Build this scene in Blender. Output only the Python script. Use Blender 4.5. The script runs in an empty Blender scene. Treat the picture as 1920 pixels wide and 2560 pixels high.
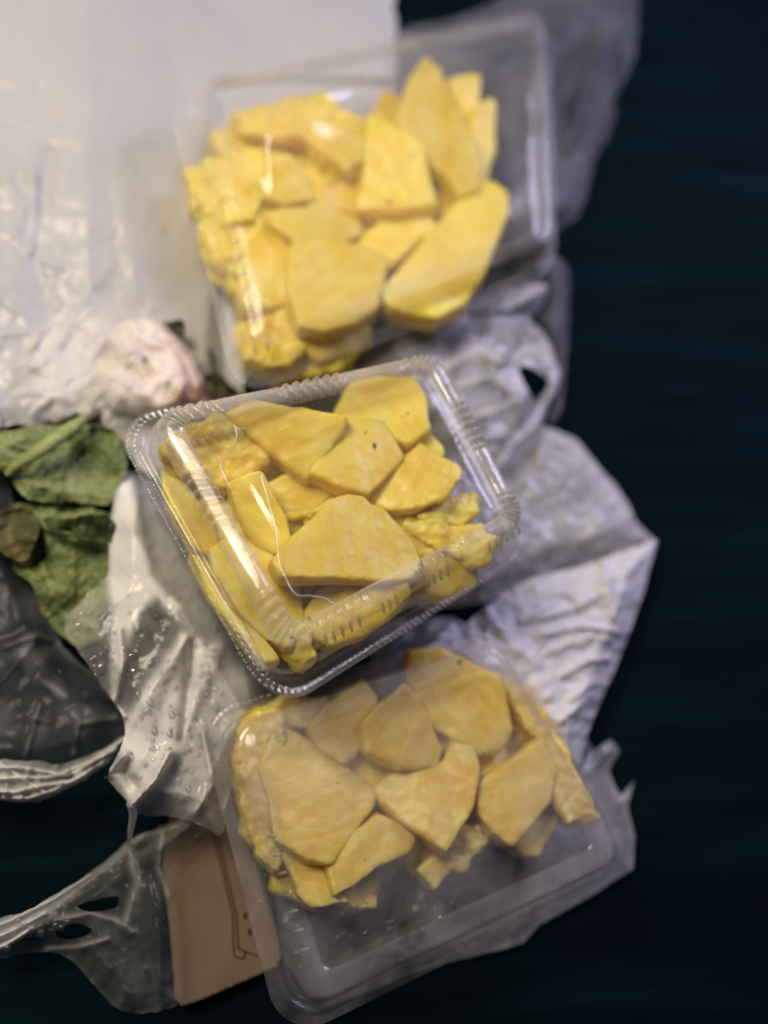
import bpy, bmesh, math, random
from mathutils import Vector, Matrix, noise
from mathutils.geometry import delaunay_2d_cdt
random.seed(7)
scene = bpy.context.scene
COL = scene.collection

# ------------------------------------------------------------------ camera
CAM = Vector((-0.085, -0.125, 0.455)); TGT = Vector((0.0, 0.0, 0.025))
FWD = (TGT - CAM).normalized()
RGT = (Vector((1, 0, 0)) - FWD * FWD.x).normalized()
UPV = RGT.cross(FWD)
HFOV = math.radians(40.0)
SW = 2 * math.tan(HFOV / 2); SH = SW * 2560 / 1920
cd = bpy.data.cameras.new('camera'); cam = bpy.data.objects.new('camera', cd); COL.objects.link(cam)
cam.matrix_world = Matrix.Translation(CAM) @ Matrix((RGT, UPV, -FWD)).transposed().to_4x4()
cd.sensor_fit = 'HORIZONTAL'; cd.angle = HFOV; cd.clip_start = .01; cd.clip_end = 20
cd.dof.use_dof = True; cd.dof.aperture_fstop = 2.9
scene.camera = cam

def P(px, py, z):
    d = FWD + RGT * ((px / 1920 - .5) * SW) + UPV * ((.5 - py / 2560) * SH)
    return CAM + d * ((z - CAM.z) / d.z)
def Z(k, pts):     # zoomed-crop coordinates of the study sheets -> photograph pixels
    x0, y0, s = {1: (380, 0, .7716), 2: (280, 900, .6269), 3: (480, 1600, .7233), 4: (0, 720, .4068),
                 5: (0, 1560, .4522), 6: (0, 0, .6028), 7: (1000, 600, .5877), 8: (200, 760, .3014)}[k]
    return [(x0 + s * x, y0 + s * y) for x, y in pts]
cd.dof.focus_distance = (P(480, 1400, .078) - CAM).dot(FWD)

# ------------------------------------------------------------------ world, lamps, exposure
world = bpy.data.worlds.new('World'); scene.world = world; world.use_nodes = True
bg = world.node_tree.nodes['Background']; bg.inputs[0].default_value = (.42, .42, 1, 1); bg.inputs[1].default_value = .042
def lamp(name, loc, tgt, size, power, col):
    l = bpy.data.lights.new(name, 'AREA'); l.shape = 'DISK'; l.size = size; l.energy = power; l.color = col
    o = bpy.data.objects.new(name, l); COL.objects.link(o)
    o.matrix_world = Matrix.Translation(loc) @ (Vector(tgt) - Vector(loc)).to_track_quat('-Z', 'Y').to_matrix().to_4x4()
    return o
lamp('warm_lamp', (-.36, .24, .68), (-.17, .11, .03), .30, 2.85, (1, .87, .69)).data.spread = math.radians(125)
lamp('cool_lamp', (.42, .36, .44), (.09, .05, .02), .26, 2.8, (.70, .66, 1))
scene.view_settings.view_transform = 'Standard'; scene.view_settings.look = 'None'
scene.view_settings.exposure = 0; scene.view_settings.gamma = 1
scene.cycles.transparent_max_bounces = 40; scene.cycles.max_bounces = 12
scene.cycles.caustics_reflective = False; scene.cycles.caustics_refractive = False
scene.cycles.use_denoising = True; scene.cycles.sample_clamp_indirect = 3

# ------------------------------------------------------------------ materials
class NT:
    def __init__(s, name):
        s.m = bpy.data.materials.new(name); s.m.use_nodes = True; s.t = s.m.node_tree; s.t.nodes.clear()
        s.out = s.n('OutputMaterial')
    def n(s, t, **k):
        x = s.t.nodes.new('ShaderNode' + t)
        for a, v in k.items(): setattr(x, a, v)
        return x
    def l(s, a, ao, b, bi): s.t.links.new(a.outputs[ao], b.inputs[bi])
    def noise(s, scale, detail=4, rough=.55, co=None, dist=0, stretch=None, rot=0):
        n = s.n('TexNoise'); n.inputs['Scale'].default_value = scale; n.inputs['Detail'].default_value = detail
        n.inputs['Roughness'].default_value = rough; n.inputs['Distortion'].default_value = dist
        if co is None: co = (s.n('TexCoord'), 'Object')
        if stretch:
            mp = s.n('Mapping'); mp.inputs['Scale'].default_value = stretch; mp.inputs['Rotation'].default_value = (0, 0, rot)
            s.l(co[0], co[1], mp, 'Vector'); co = (mp, 'Vector')
        s.l(co[0], co[1], n, 'Vector'); return n
    def ramp(s, src, so, stops):
        r = s.n('ValToRGB'); e = r.color_ramp.elements
        while len(e) < len(stops): e.new(.5)
        for i, (p, c) in enumerate(stops):
            e[i].position = p; e[i].color = c if len(c) == 4 else (*c, 1)
        s.l(src, so, r, 'Fac'); return r
    def bump(s, src, so, strength, dist, prev=None):
        b = s.n('Bump'); b.inputs['Strength'].default_value = strength; b.inputs['Distance'].default_value = dist
        s.l(src, so, b, 'Height')
        if prev: s.l(prev, 'Normal', b, 'Normal')
        return b
def film_mat(name, haze, col, gloss=.12, rough=.18, bump=.5, bscale=90, trans=.45, hazevar=0., tint=(1, 1, 1), bdist=.0012, graze=.25, attr=False, crumple=0., cscale=100):
    """thin clear or milky plastic sheet: see-through, a milky scattering share, a fresnel sheen"""
    t = NT(name)
    n1 = t.noise(bscale, 5, .6, dist=1.2); b1 = t.bump(n1, 'Fac', bump, bdist)
    n2 = t.noise(bscale * 5, 3, .6); b2 = t.bump(n2, 'Fac', bump * .5, bdist * .25, b1)
    if crumple:
        vo = t.n('TexVoronoi'); vo.inputs['Scale'].default_value = cscale; vo.inputs['Randomness'].default_value = 1
        tc_ = t.n('TexCoord'); wn = t.noise(cscale * .4, 3, .6); va = t.n('VectorMath', operation='MULTIPLY_ADD'); va.inputs[1].default_value = (.02, .02, .02)
        t.l(wn, 'Color', va, 0); t.l(tc_, 'Object', va, 2); t.l(va, 0, vo, 'Vector'); b2 = t.bump(vo, 'Distance', crumple, .004, b2)
        vo2 = t.n('TexVoronoi'); vo2.inputs['Scale'].default_value = cscale * 2.7; t.l(va, 0, vo2, 'Vector'); b2 = t.bump(vo2, 'Distance', crumple * .7, .0016, b2)
    tr = t.n('BsdfTransparent'); tr.inputs[0].default_value = (*tint, 1)
    di = t.n('BsdfDiffuse'); di.inputs[0].default_value = (*col, 1)
    tl = t.n('BsdfTranslucent'); tl.inputs[0].default_value = (*col, 1)
    gl = t.n('BsdfGlossy'); gl.inputs['Roughness'].default_value = rough
    for x in (di, tl, gl): t.l(b2, 'Normal', x, 'Normal')
    m1 = t.n('MixShader'); m1.inputs[0].default_value = trans; t.l(di, 0, m1, 1); t.l(tl, 0, m1, 2)
    m2 = t.n('MixShader'); t.l(tr, 0, m2, 1); t.l(m1, 0, m2, 2)
    if hazevar:
        nh = t.noise(bscale * .35, 3, .5, dist=.8)
        r = t.n('MapRange'); r.inputs['From Min'].default_value = .3; r.inputs['From Max'].default_value = .7
        r.inputs['To Min'].default_value = max(haze - hazevar, 0); r.inputs['To Max'].default_value = min(haze + hazevar, 1)
        t.l(nh, 'Fac', r, 'Value')
    lw = t.n('LayerWeight'); lw.inputs['Blend'].default_value = .35; t.l(b2, 'Normal', lw, 'Normal')
    mr = t.n('MapRange'); mr.inputs['To Min'].default_value = gloss * .5; mr.inputs['To Max'].default_value = min(gloss * 4, .8)
    t.l(lw, 'Fresnel', mr, 'Value')
    gz = t.n('MapRange'); gz.inputs['From Min'].default_value = .25; gz.inputs['To Max'].default_value = graze; t.l(lw, 'Facing', gz, 'Value')
    ad = t.n('Math', operation='ADD', use_clamp=True); t.l(gz, 0, ad, 0)
    if hazevar: t.l(r, 0, ad, 1)
    else: ad.inputs[1].default_value = haze
    if attr:
        at_ = t.n('Attribute'); at_.attribute_name = 'layers'; ad2 = t.n('Math', operation='ADD', use_clamp=True)
        t.l(ad, 0, ad2, 0); t.l(at_, 'Fac', ad2, 1); ad = ad2
    t.l(ad, 0, m2, 0)
    m3 = t.n('MixShader'); t.l(mr, 0, m3, 0); t.l(m2, 0, m3, 1); t.l(gl, 0, m3, 2)
    t.l(m3, 0, t.out, 'Surface'); return t.m
def pineapple_mat(name, dull=0.):
    t = NT(name)
    tc = t.n('TexCoord'); oi = t.n('ObjectInfo')
    vr = t.n('VectorRotate', rotation_type='Z_AXIS'); mu = t.n('Math', operation='MULTIPLY'); mu.inputs[1].default_value = 6.28
    t.l(oi, 'Random', mu, 0); t.l(mu, 0, vr, 'Angle'); t.l(tc, 'Object', vr, 'Vector')
    ad = t.n('VectorMath', operation='ADD'); t.l(vr, 0, ad, 0); t.l(oi, 'Random', ad, 1); co = (ad, 'Vector')
    fib = t.noise(260, 5, .65, co, .5, (1, .16, .5)); big = t.noise(55, 3, .5, co, .6); fine = t.noise(1400, 3, .6, co)
    eye = t.noise(150, 2, .5, co, .3)
    mx = t.n('Math', operation='MULTIPLY_ADD'); mx.inputs[1].default_value = .45; t.l(fib, 'Fac', mx, 0)
    m5 = t.n('Math', operation='MULTIPLY'); m5.inputs[1].default_value = .55; t.l(big, 'Fac', m5, 0); t.l(m5, 0, mx, 2)
    d = dull
    c = t.ramp(mx, 0, [(.26, (.80 - .05 * d, .46 - .03 * d, .012 + .03 * d)), (.42, (.88 - .05 * d, .64 - .08 * d, .055 + .05 * d)), (.58, (.92 - .05 * d, .745 - .09 * d, .15 + .06 * d)), (.86, (.94, .82 - .05 * d, .30 + .07 * d))])
    er = t.ramp(eye, 'Fac', [(.245, (1, 1, 1)), (.275, (0, 0, 0))])
    mc = t.n('MixRGB'); mc.inputs[2].default_value = (.16, .06, .012, 1); t.l(er, 0, mc, 0); t.l(c, 0, mc, 1)
    hs = t.n('HueSaturation'); t.l(mc, 0, hs, 'Color')
    r1 = t.n('MapRange'); r1.inputs['To Min'].default_value = .84; r1.inputs['To Max'].default_value = 1.06; t.l(oi, 'Random', r1, 'Value'); t.l(r1, 0, hs, 'Value')
    b1 = t.bump(fib, 'Fac', .36, .0015); b2 = t.bump(fine, 'Fac', .08, .0003, b1)
    p = t.n('BsdfPrincipled'); t.l(hs, 0, p, 'Base Color'); t.l(b2, 'Normal', p, 'Normal')
    p.inputs['Roughness'].default_value = .42; p.inputs['Specular IOR Level'].default_value = .4
    p.inputs['Subsurface Weight'].default_value = .6; p.inputs['Subsurface Radius'].default_value = (.008, .004, .0007); p.inputs['Coat Weight'].default_value = .12; p.inputs['Coat Roughness'].default_value = .22; p.inputs['Subsurface Scale'].default_value = 1
    t.l(p, 0, t.out, 'Surface'); return t.m
def simple_mat(name, stops, scale, rough=.6, bump=.3, bdist=.001, stretch=None, rot=0, sss=0, spec=.3, trans=0):
    t = NT(name); n = t.noise(scale, 6, .6, None, .6, stretch, rot); c = t.ramp(n, 'Fac', stops)
    n2 = t.noise(scale * 6, 4, .6, None, .3, stretch, rot)
    b = t.bump(n, 'Fac', bump, bdist); b2 = t.bump(n2, 'Fac', bump, bdist * .3, b)
    p = t.n('BsdfPrincipled'); t.l(c, 0, p, 'Base Color'); t.l(b2, 'Normal', p, 'Normal')
    p.inputs['Roughness'].default_value = rough; p.inputs['Specular IOR Level'].default_value = spec
    if sss:
        p.inputs['Subsurface Weight'].default_value = sss; p.inputs['Subsurface Radius'].default_value = (.005, .003, .002); p.inputs['Subsurface Scale'].default_value = 1
    if trans:
        tl = t.n('BsdfTranslucent'); t.l(c, 0, tl, 0); m = t.n('MixShader'); m.inputs[0].default_value = trans
        t.l(p, 0, m, 1); t.l(tl, 0, m, 2); t.l(m, 0, t.out, 'Surface')
    else: t.l(p, 0, t.out, 'Surface')
    return t.m
def table_mat():
    t = NT('dark_ribbed_cloth'); tc = t.n('TexCoord')
    n = t.noise(60, 5, .6, None, .3, (.12, 1, 1), .06); nb = t.noise(5, 3, .5)
    c = t.ramp(n, 'Fac', [(.28, (.0005, .0038, .0058)), (.52, (.0008, .0072, .0096)), (.78, (.0016, .0165, .0185))])
    c2 = t.ramp(nb, 'Fac', [(.35, (.6, .7, 1)), (.65, (1, 1, 1))])
    mx = t.n('MixRGB', blend_type='MULTIPLY'); mx.inputs[0].default_value = 1; t.l(c, 0, mx, 1); t.l(c2, 0, mx, 2)
    b = t.bump(n, 'Fac', .5, .0025); n3 = t.noise(900, 3, .6); b2 = t.bump(n3, 'Fac', .3, .0005, b)
    p = t.n('BsdfPrincipled'); t.l(mx, 0, p, 'Base Color'); t.l(b2, 'Normal', p, 'Normal'); p.inputs['Roughness'].default_value = .8
    p.inputs['Specular IOR Level'].default_value = .05
    t.l(p, 0, t.out, 'Surface'); return t.m
M_table = table_mat()
M_lid = film_mat('clear_lid_plastic', .045, (.90, .86, .78), .07, .11, .22, 45, .3, .02, bdist=.001, graze=.42)
M_bead = film_mat('ridge_plastic', .22, (.92, .90, .82), .10, .20, .4, 90, .3, .08, bdist=.001, graze=.45)  # milkier than the lid: the ridge's bright reflections are put into its colour
M_fog = film_mat('fogged_lid_plastic', .09, (.82, .82, .82), .05, .13, .25, 45, .35, .08, bdist=.001, graze=.22)
M_fog2 = film_mat('heavily_fogged_lid_plastic', .10, (.80, .80, .82), .06, .12, .35, 100, .35, .14, bdist=.001, graze=.16)
M_tray = film_mat('clear_tray_plastic', .04, (.8, .8, .76), .035, .2, .2, 40, .3, .02, bdist=.001, graze=.3)
M_rib = film_mat('moulded_rib_plastic', .35, (.92, .90, .84), .14, .16, .3, 120, .3)
M_white = film_mat('milky_white_bag', .96, (.68, .68, .675), .04, .32, .3, 60, .3, .04, crumple=.12, cscale=60)
M_wfold = film_mat('white_bag_fold', .93, (.92, .91, .93), .05, .30, .5, 120, .25, .05, crumple=.4, cscale=120)
M_grey = film_mat('thin_white_bag', .12, (.86, .85, .88), .09, .20, .3, 150, .3, .10, attr=True, crumple=.32, cscale=110)
M_thin = film_mat('thin_clear_film', .07, (.70, .70, .74), .010, .22, .3, 90, .35, .05, attr=True)
M_body = film_mat('white_bag_body', .14, (.86, .85, .88), .06, .24, .3, 90, .3, .08, attr=True, crumple=.14, cscale=80)
M_navy = film_mat('limp_clear_bag', .20, (.66, .66, .74), .015, .36, .4, 40, .35, .12)
M_wet = film_mat('wet_produce_bag', .05, (.92, .91, .87), .03, .14, .15, 50, .2, .05, attr=True, crumple=.16, cscale=70)
M_milk = film_mat('gathered_film', .50, (.84, .84, .82), .05, .24, 1., 160, .35, .22)
M_drop = film_mat('water', .03, (.9, .9, .88), .15, .06, .0, 50, .3)
M_pine = pineapple_mat('pineapple_flesh'); M_pine2 = pineapple_mat('pineapple_flesh_pale', .6)
M_leaf = simple_mat('leaf_green', [(.3, (.10, .15, .042)), (.5, (.22, .28, .095)), (.7, (.42, .45, .21))], 30, .45, .4, .0015, None, 0, 0, .4, .25)
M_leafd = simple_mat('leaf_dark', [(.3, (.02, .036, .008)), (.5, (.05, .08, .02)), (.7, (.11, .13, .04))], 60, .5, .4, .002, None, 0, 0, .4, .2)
M_leafb = simple_mat('leaf_browned', [(.3, (.05, .06, .02)), (.5, (.12, .12, .04)), (.7, (.26, .18, .08))], 60, .5, .7, .002, None, 0, 0, .35, .2)
M_stem = simple_mat('stem_green', [(.3, (.20, .26, .075)), (.7, (.38, .43, .18))], 80, .4, .4, .001, (1, 6, 1), 0, .2)
M_card = simple_mat('kraft_card', [(.3, (.16, .108, .066)), (.7, (.23, .16, .104))], 30, .75, .15, .0006)
M_ink = simple_mat('brown_ink', [(.3, (.035, .015, .008)), (.7, (.07, .03, .015))], 400, .7, .2, .0002)
M_herb = simple_mat('olive_herb', [(.3, (.012, .012, .004)), (.5, (.04, .038, .012)), (.7, (.09, .08, .03))], 120, .5, .8, .002)
def roll_mat():
    t = NT('roll_skin'); n = t.noise(32, 4, .55, None, .8); n2 = t.noise(90, 5, .6, None, .5)
    c = t.ramp(n, 'Fac', [(.30, (.55, .32, .30)), (.40, (.80, .68, .61)), (.6, (.86, .82, .74)), (.76, (.82, .70, .63))])
    tc = t.n('TexCoord'); sp = t.n('SeparateXYZ'); t.l(tc, 'Object', sp, 0)
    a = t.n('Math', operation='SUBTRACT'); t.l(sp, 'X', a, 0); t.l(sp, 'Y', a, 1)
    a2 = t.n('Math', operation='MULTIPLY_ADD'); a2.inputs[1].default_value = .018; t.l(n2, 'Fac', a2, 0); t.l(a, 0, a2, 2)
    r = t.ramp(a2, 0, [(.030, (0, 0, 0)), (.038, (1, 1, 1))])
    br = t.ramp(n2, 'Fac', [(.3, (.20, .07, .025)), (.7, (.42, .19, .08))])
    mx = t.n('MixRGB'); t.l(r, 0, mx, 0); t.l(c, 0, mx, 1); t.l(br, 0, mx, 2)
    b = t.bump(n2, 'Fac', .4, .002)
    p = t.n('BsdfPrincipled'); t.l(mx, 0, p, 'Base Color'); t.l(b, 'Normal', p, 'Normal'); p.inputs['Roughness'].default_value = .6; p.inputs['Specular IOR Level'].default_value = .2
    p.inputs['Subsurface Weight'].default_value = .3; p.inputs['Subsurface Radius'].default_value = (.006, .003, .002); p.inputs['Subsurface Scale'].default_value = 1
    t.l(p, 0, t.out, 'Surface'); return t.m
M_roll = roll_mat()

# ------------------------------------------------------------------ helpers
def tag(o, label=None, cat=None, group=None, kind=None):
    for k, v in (('label', label), ('category', cat), ('group', group), ('kind', kind)):
        if v: o[k] = v
    return o
def empty(name, loc):
    o = bpy.data.objects.new(name, None); o.empty_display_size = .01; COL.objects.link(o); o.location = loc
    return o
def mesh(name, verts, faces, mat, parent=None, smooth=True, origin=None):
    if origin is None:
        origin = Vector((0, 0, 0))
        for v in verts: origin += v
        origin /= max(len(verts), 1)
    me = bpy.data.meshes.new(name); me.from_pydata([v - origin for v in verts], [], faces); me.update()
    if smooth: me.polygons.foreach_set('use_smooth', [True] * len(me.polygons))
    me.materials.append(mat)
    o = bpy.data.objects.new(name, me); COL.objects.link(o)
    if parent:
        o.parent = parent; o.location = origin - parent.location
    else: o.location = origin
    return o
def inside(poly, x, y):
    c = False; n = len(poly); j = n - 1
    for i in range(n):
        xi, yi = poly[i]; xj, yj = poly[j]
        if (yi > y) != (yj > y) and x < (xj - xi) * (y - yi) / (yj - yi) + xi: c = not c
        j = i
    return c
def seg_d(x, y, a, b):
    dx, dy = b[0] - a[0], b[1] - a[1]; L = dx * dx + dy * dy or 1e-9
    t = max(0, min(1, ((x - a[0]) * dx + (y - a[1]) * dy) / L))
    return math.hypot(x - a[0] - t * dx, y - a[1] - t * dy), t
def edge_d(poly, x, y):
    return min(seg_d(x, y, poly[i - 1], poly[i])[0] for i in range(len(poly)))
def fold(x, y, lines):
    """creases: each (points, height m, half width px)"""
    z = 0
    for pts, a, w in lines:
        d = min(seg_d(x, y, pts[i], pts[i + 1])[0] for i in range(len(pts) - 1))
        if d < w * 3: z += a * math.exp(-(d / w) ** 1.4)
    return z * .5
def soft(poly, x, y, w):
    d = edge_d(poly, x, y); d = d if inside(poly, x, y) else -d
    t = max(0, min(1, .5 + d / w)); return t * t * (3 - 2 * t)
def near(lines, x, y, k=1.):
    v = 0
    for pts, a, w in lines:
        d = min(seg_d(x, y, pts[i], pts[i + 1])[0] for i in range(len(pts) - 1))
        if d < w * 3: v = max(v, math.exp(-(d / (w * k)) ** 2))
    return v
def nz(x, y, s, seed=0, st=1, ang=0):
    c, q = math.cos(ang), math.sin(ang)
    return noise.noise(Vector(((x * c + y * q) / s, (-x * q + y * c) / (s * st), seed * 13.7)))
def rid(x, y, s, seed=0, st=1, ang=0):
    return (1 - abs(nz(x, y, s, seed, st, ang)) * 2) * .55
def densify(poly, step, jit=0, seed=0):
    out = []
    for i in range(len(poly)):
        a, b = poly[i], poly[(i + 1) % len(poly)]
        n = max(1, int(math.hypot(b[0] - a[0], b[1] - a[1]) / step))
        for k in range(n):
            x, y = a[0] + (b[0] - a[0]) * k / n, a[1] + (b[1] - a[1]) * k / n
            if jit:
                x += jit * nz(x, y, 28, seed + 3) ; y += jit * nz(x, y, 28, seed + 5)
            out.append((x, y))
    return out
def round_poly(poly, it=2):
    for _ in range(it):
        q = []
        for i in range(len(poly)):
            a, b = poly[i], poly[(i + 1) % len(poly)]
            q += [(a[0] * .75 + b[0] * .25, a[1] * .75 + b[1] * .25), (a[0] * .25 + b[0] * .75, a[1] * .25 + b[1] * .75)]
        poly = q
    return poly
def sheet(name, poly, zf, mat, parent=None, step=8, holes=(), jit=3, thick=0, rnd=1, seed=0, dens=None):
    """a sheet of film, leaf or card: outline and inner points lifted to their heights zf(px,py)"""
    rng = random.Random(seed + 11)
    if rnd: poly = round_poly(poly, rnd)
    loops = [densify(poly, step, jit, seed)] + [densify(round_poly(h, 2), step, 1.5, seed + 1) for h in holes]
    co, ed = [], []
    for lp in loops:
        s = len(co); co += lp; ed += [(s + i, s + (i + 1) % len(lp)) for i in range(len(lp))]
    x0, x1 = min(p[0] for p in loops[0]), max(p[0] for p in loops[0]); y0, y1 = min(p[1] for p in loops[0]), max(p[1] for p in loops[0])
    y = y0; row = 0
    while y < y1:
        x = x0 + (step / 2 if row % 2 else 0)
        while x < x1:
            q = (x + rng.uniform(-.2, .2) * step, y + rng.uniform(-.2, .2) * step)
            if inside(loops[0], *q) and not any(inside(h, *q) for h in loops[1:]): co.append(q)
            x += step
        y += step * .87; row += 1
    vs, es, fs, *_ = delaunay_2d_cdt([Vector(c) for c in co], ed, [], 0, 1e-4)
    F = []
    for f in fs:
        cx = sum(vs[i][0] for i in f) / len(f); cy = sum(vs[i][1] for i in f) / len(f)
        if inside(loops[0], cx, cy) and not any(inside(h, cx, cy) for h in loops[1:]): F.append(tuple(reversed(f)))
    V = [P(v[0], v[1], max(zf(v[0], v[1]), .0015)) for v in vs]
    if F:
        a, b, c = (V[i] for i in F[0][:3])
        if (b - a).cross(c - a).z < 0: F = [tuple(reversed(f)) for f in F]
    o = mesh(name, V, F, mat, parent)
    if dens:        # film milkiness: gathered layers, plus bright crease lines painted in
        at = o.data.attributes.new('layers', 'FLOAT', 'POINT'); at.data.foreach_set('value', [max(0., dens(v[0], v[1])) for v in vs])
    if thick:
        md = o.modifiers.new('thickness', 'SOLIDIFY'); md.thickness = thick; md.offset = -1
    return o
def tube(name, pts, radii, mat, parent=None, n=10, flat=1.0, seed=0, rough=0):
    V, F = [], []
    for i, p in enumerate(pts):
        t = (pts[min(i + 1, len(pts) - 1)] - pts[max(i - 1, 0)]).normalized()
        s = t.cross(Vector((0, 0, 1))).normalized(); u = s.cross(t)
        for k in range(n):
            a = 2 * math.pi * k / n; r = radii[i] * (1 + rough * math.sin(k * 2.4 + i * .13 + seed) )
            V.append(p + s * (math.cos(a) * r) + u * (math.sin(a) * r * flat))
    for i in range(len(pts) - 1):
        for k in range(n): F.append((i * n + k, i * n + (k + 1) % n, (i + 1) * n + (k + 1) % n, (i + 1) * n + k))
    F.append(tuple(range(n - 1, -1, -1))); F.append(tuple((len(pts) - 1) * n + k for k in range(n)))
    return mesh(name, V, F, mat, parent)
def smooth_path(ctrl, n):
    out = []
    for i in range(len(ctrl) - 1):
        p0, p1, p2, p3 = ctrl[max(i - 1, 0)], ctrl[i], ctrl[i + 1], ctrl[min(i + 2, len(ctrl) - 1)]
        for k in range(n):
            t = k / n
            out.append(.5 * ((2 * p1) + (p2 - p0) * t + (2 * p0 - 5 * p1 + 4 * p2 - p3) * t * t + (3 * p1 - p0 - 3 * p2 + p3) * t ** 3))
    out.append(ctrl[-1]); return out
def drops(parent, spots, zf, name='water_drops', kind='stuff'):
    """flattened domes of water standing on a film, joined"""
    V, F = [], []
    for (x, y, r) in spots:
        c = P(x, y, zf(x, y)); s = len(V); n = 10
        ex = random.uniform(.85, 1.35)
        for j, (rr, h) in enumerate(((1, 0), (.93, .28), (.68, .58), (.32, .74))):
            for k in range(n):
                a = 2 * math.pi * k / n
                V.append(c + Vector((math.cos(a) * rr * r, math.sin(a) * rr * r * ex, h * r + .0002)))
        V.append(c + Vector((0, 0, .78 * r)))
        for j in range(3):
            for k in range(n): F.append((s + j * n + k, s + j * n + (k + 1) % n, s + (j + 1) * n + (k + 1) % n, s + (j + 1) * n + k))
        for k in range(n): F.append((s + 3 * n + k, s + 3 * n + (k + 1) % n, s + 4 * n))
    o = mesh(name, V, F, M_drop, parent)
    if kind: o['kind'] = kind
    return o

# ------------------------------------------------------------------ the table
tv = []; tf = []
N = 60
for j in range(N + 1):
    for i in range(N + 1): tv.append(Vector((-1.2 + 2.4 * i / N, -1.2 + 2.4 * j / N, 0)))
for j in range(N):
    for i in range(N): tf.append((j * (N + 1) + i, j * (N + 1) + i + 1, (j + 1) * (N + 1) + i + 1, (j + 1) * (N + 1) + i))
tag(mesh('table_surface', tv, tf, M_table, None, True, Vector((0, 0, 0))), kind='structure')

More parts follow.
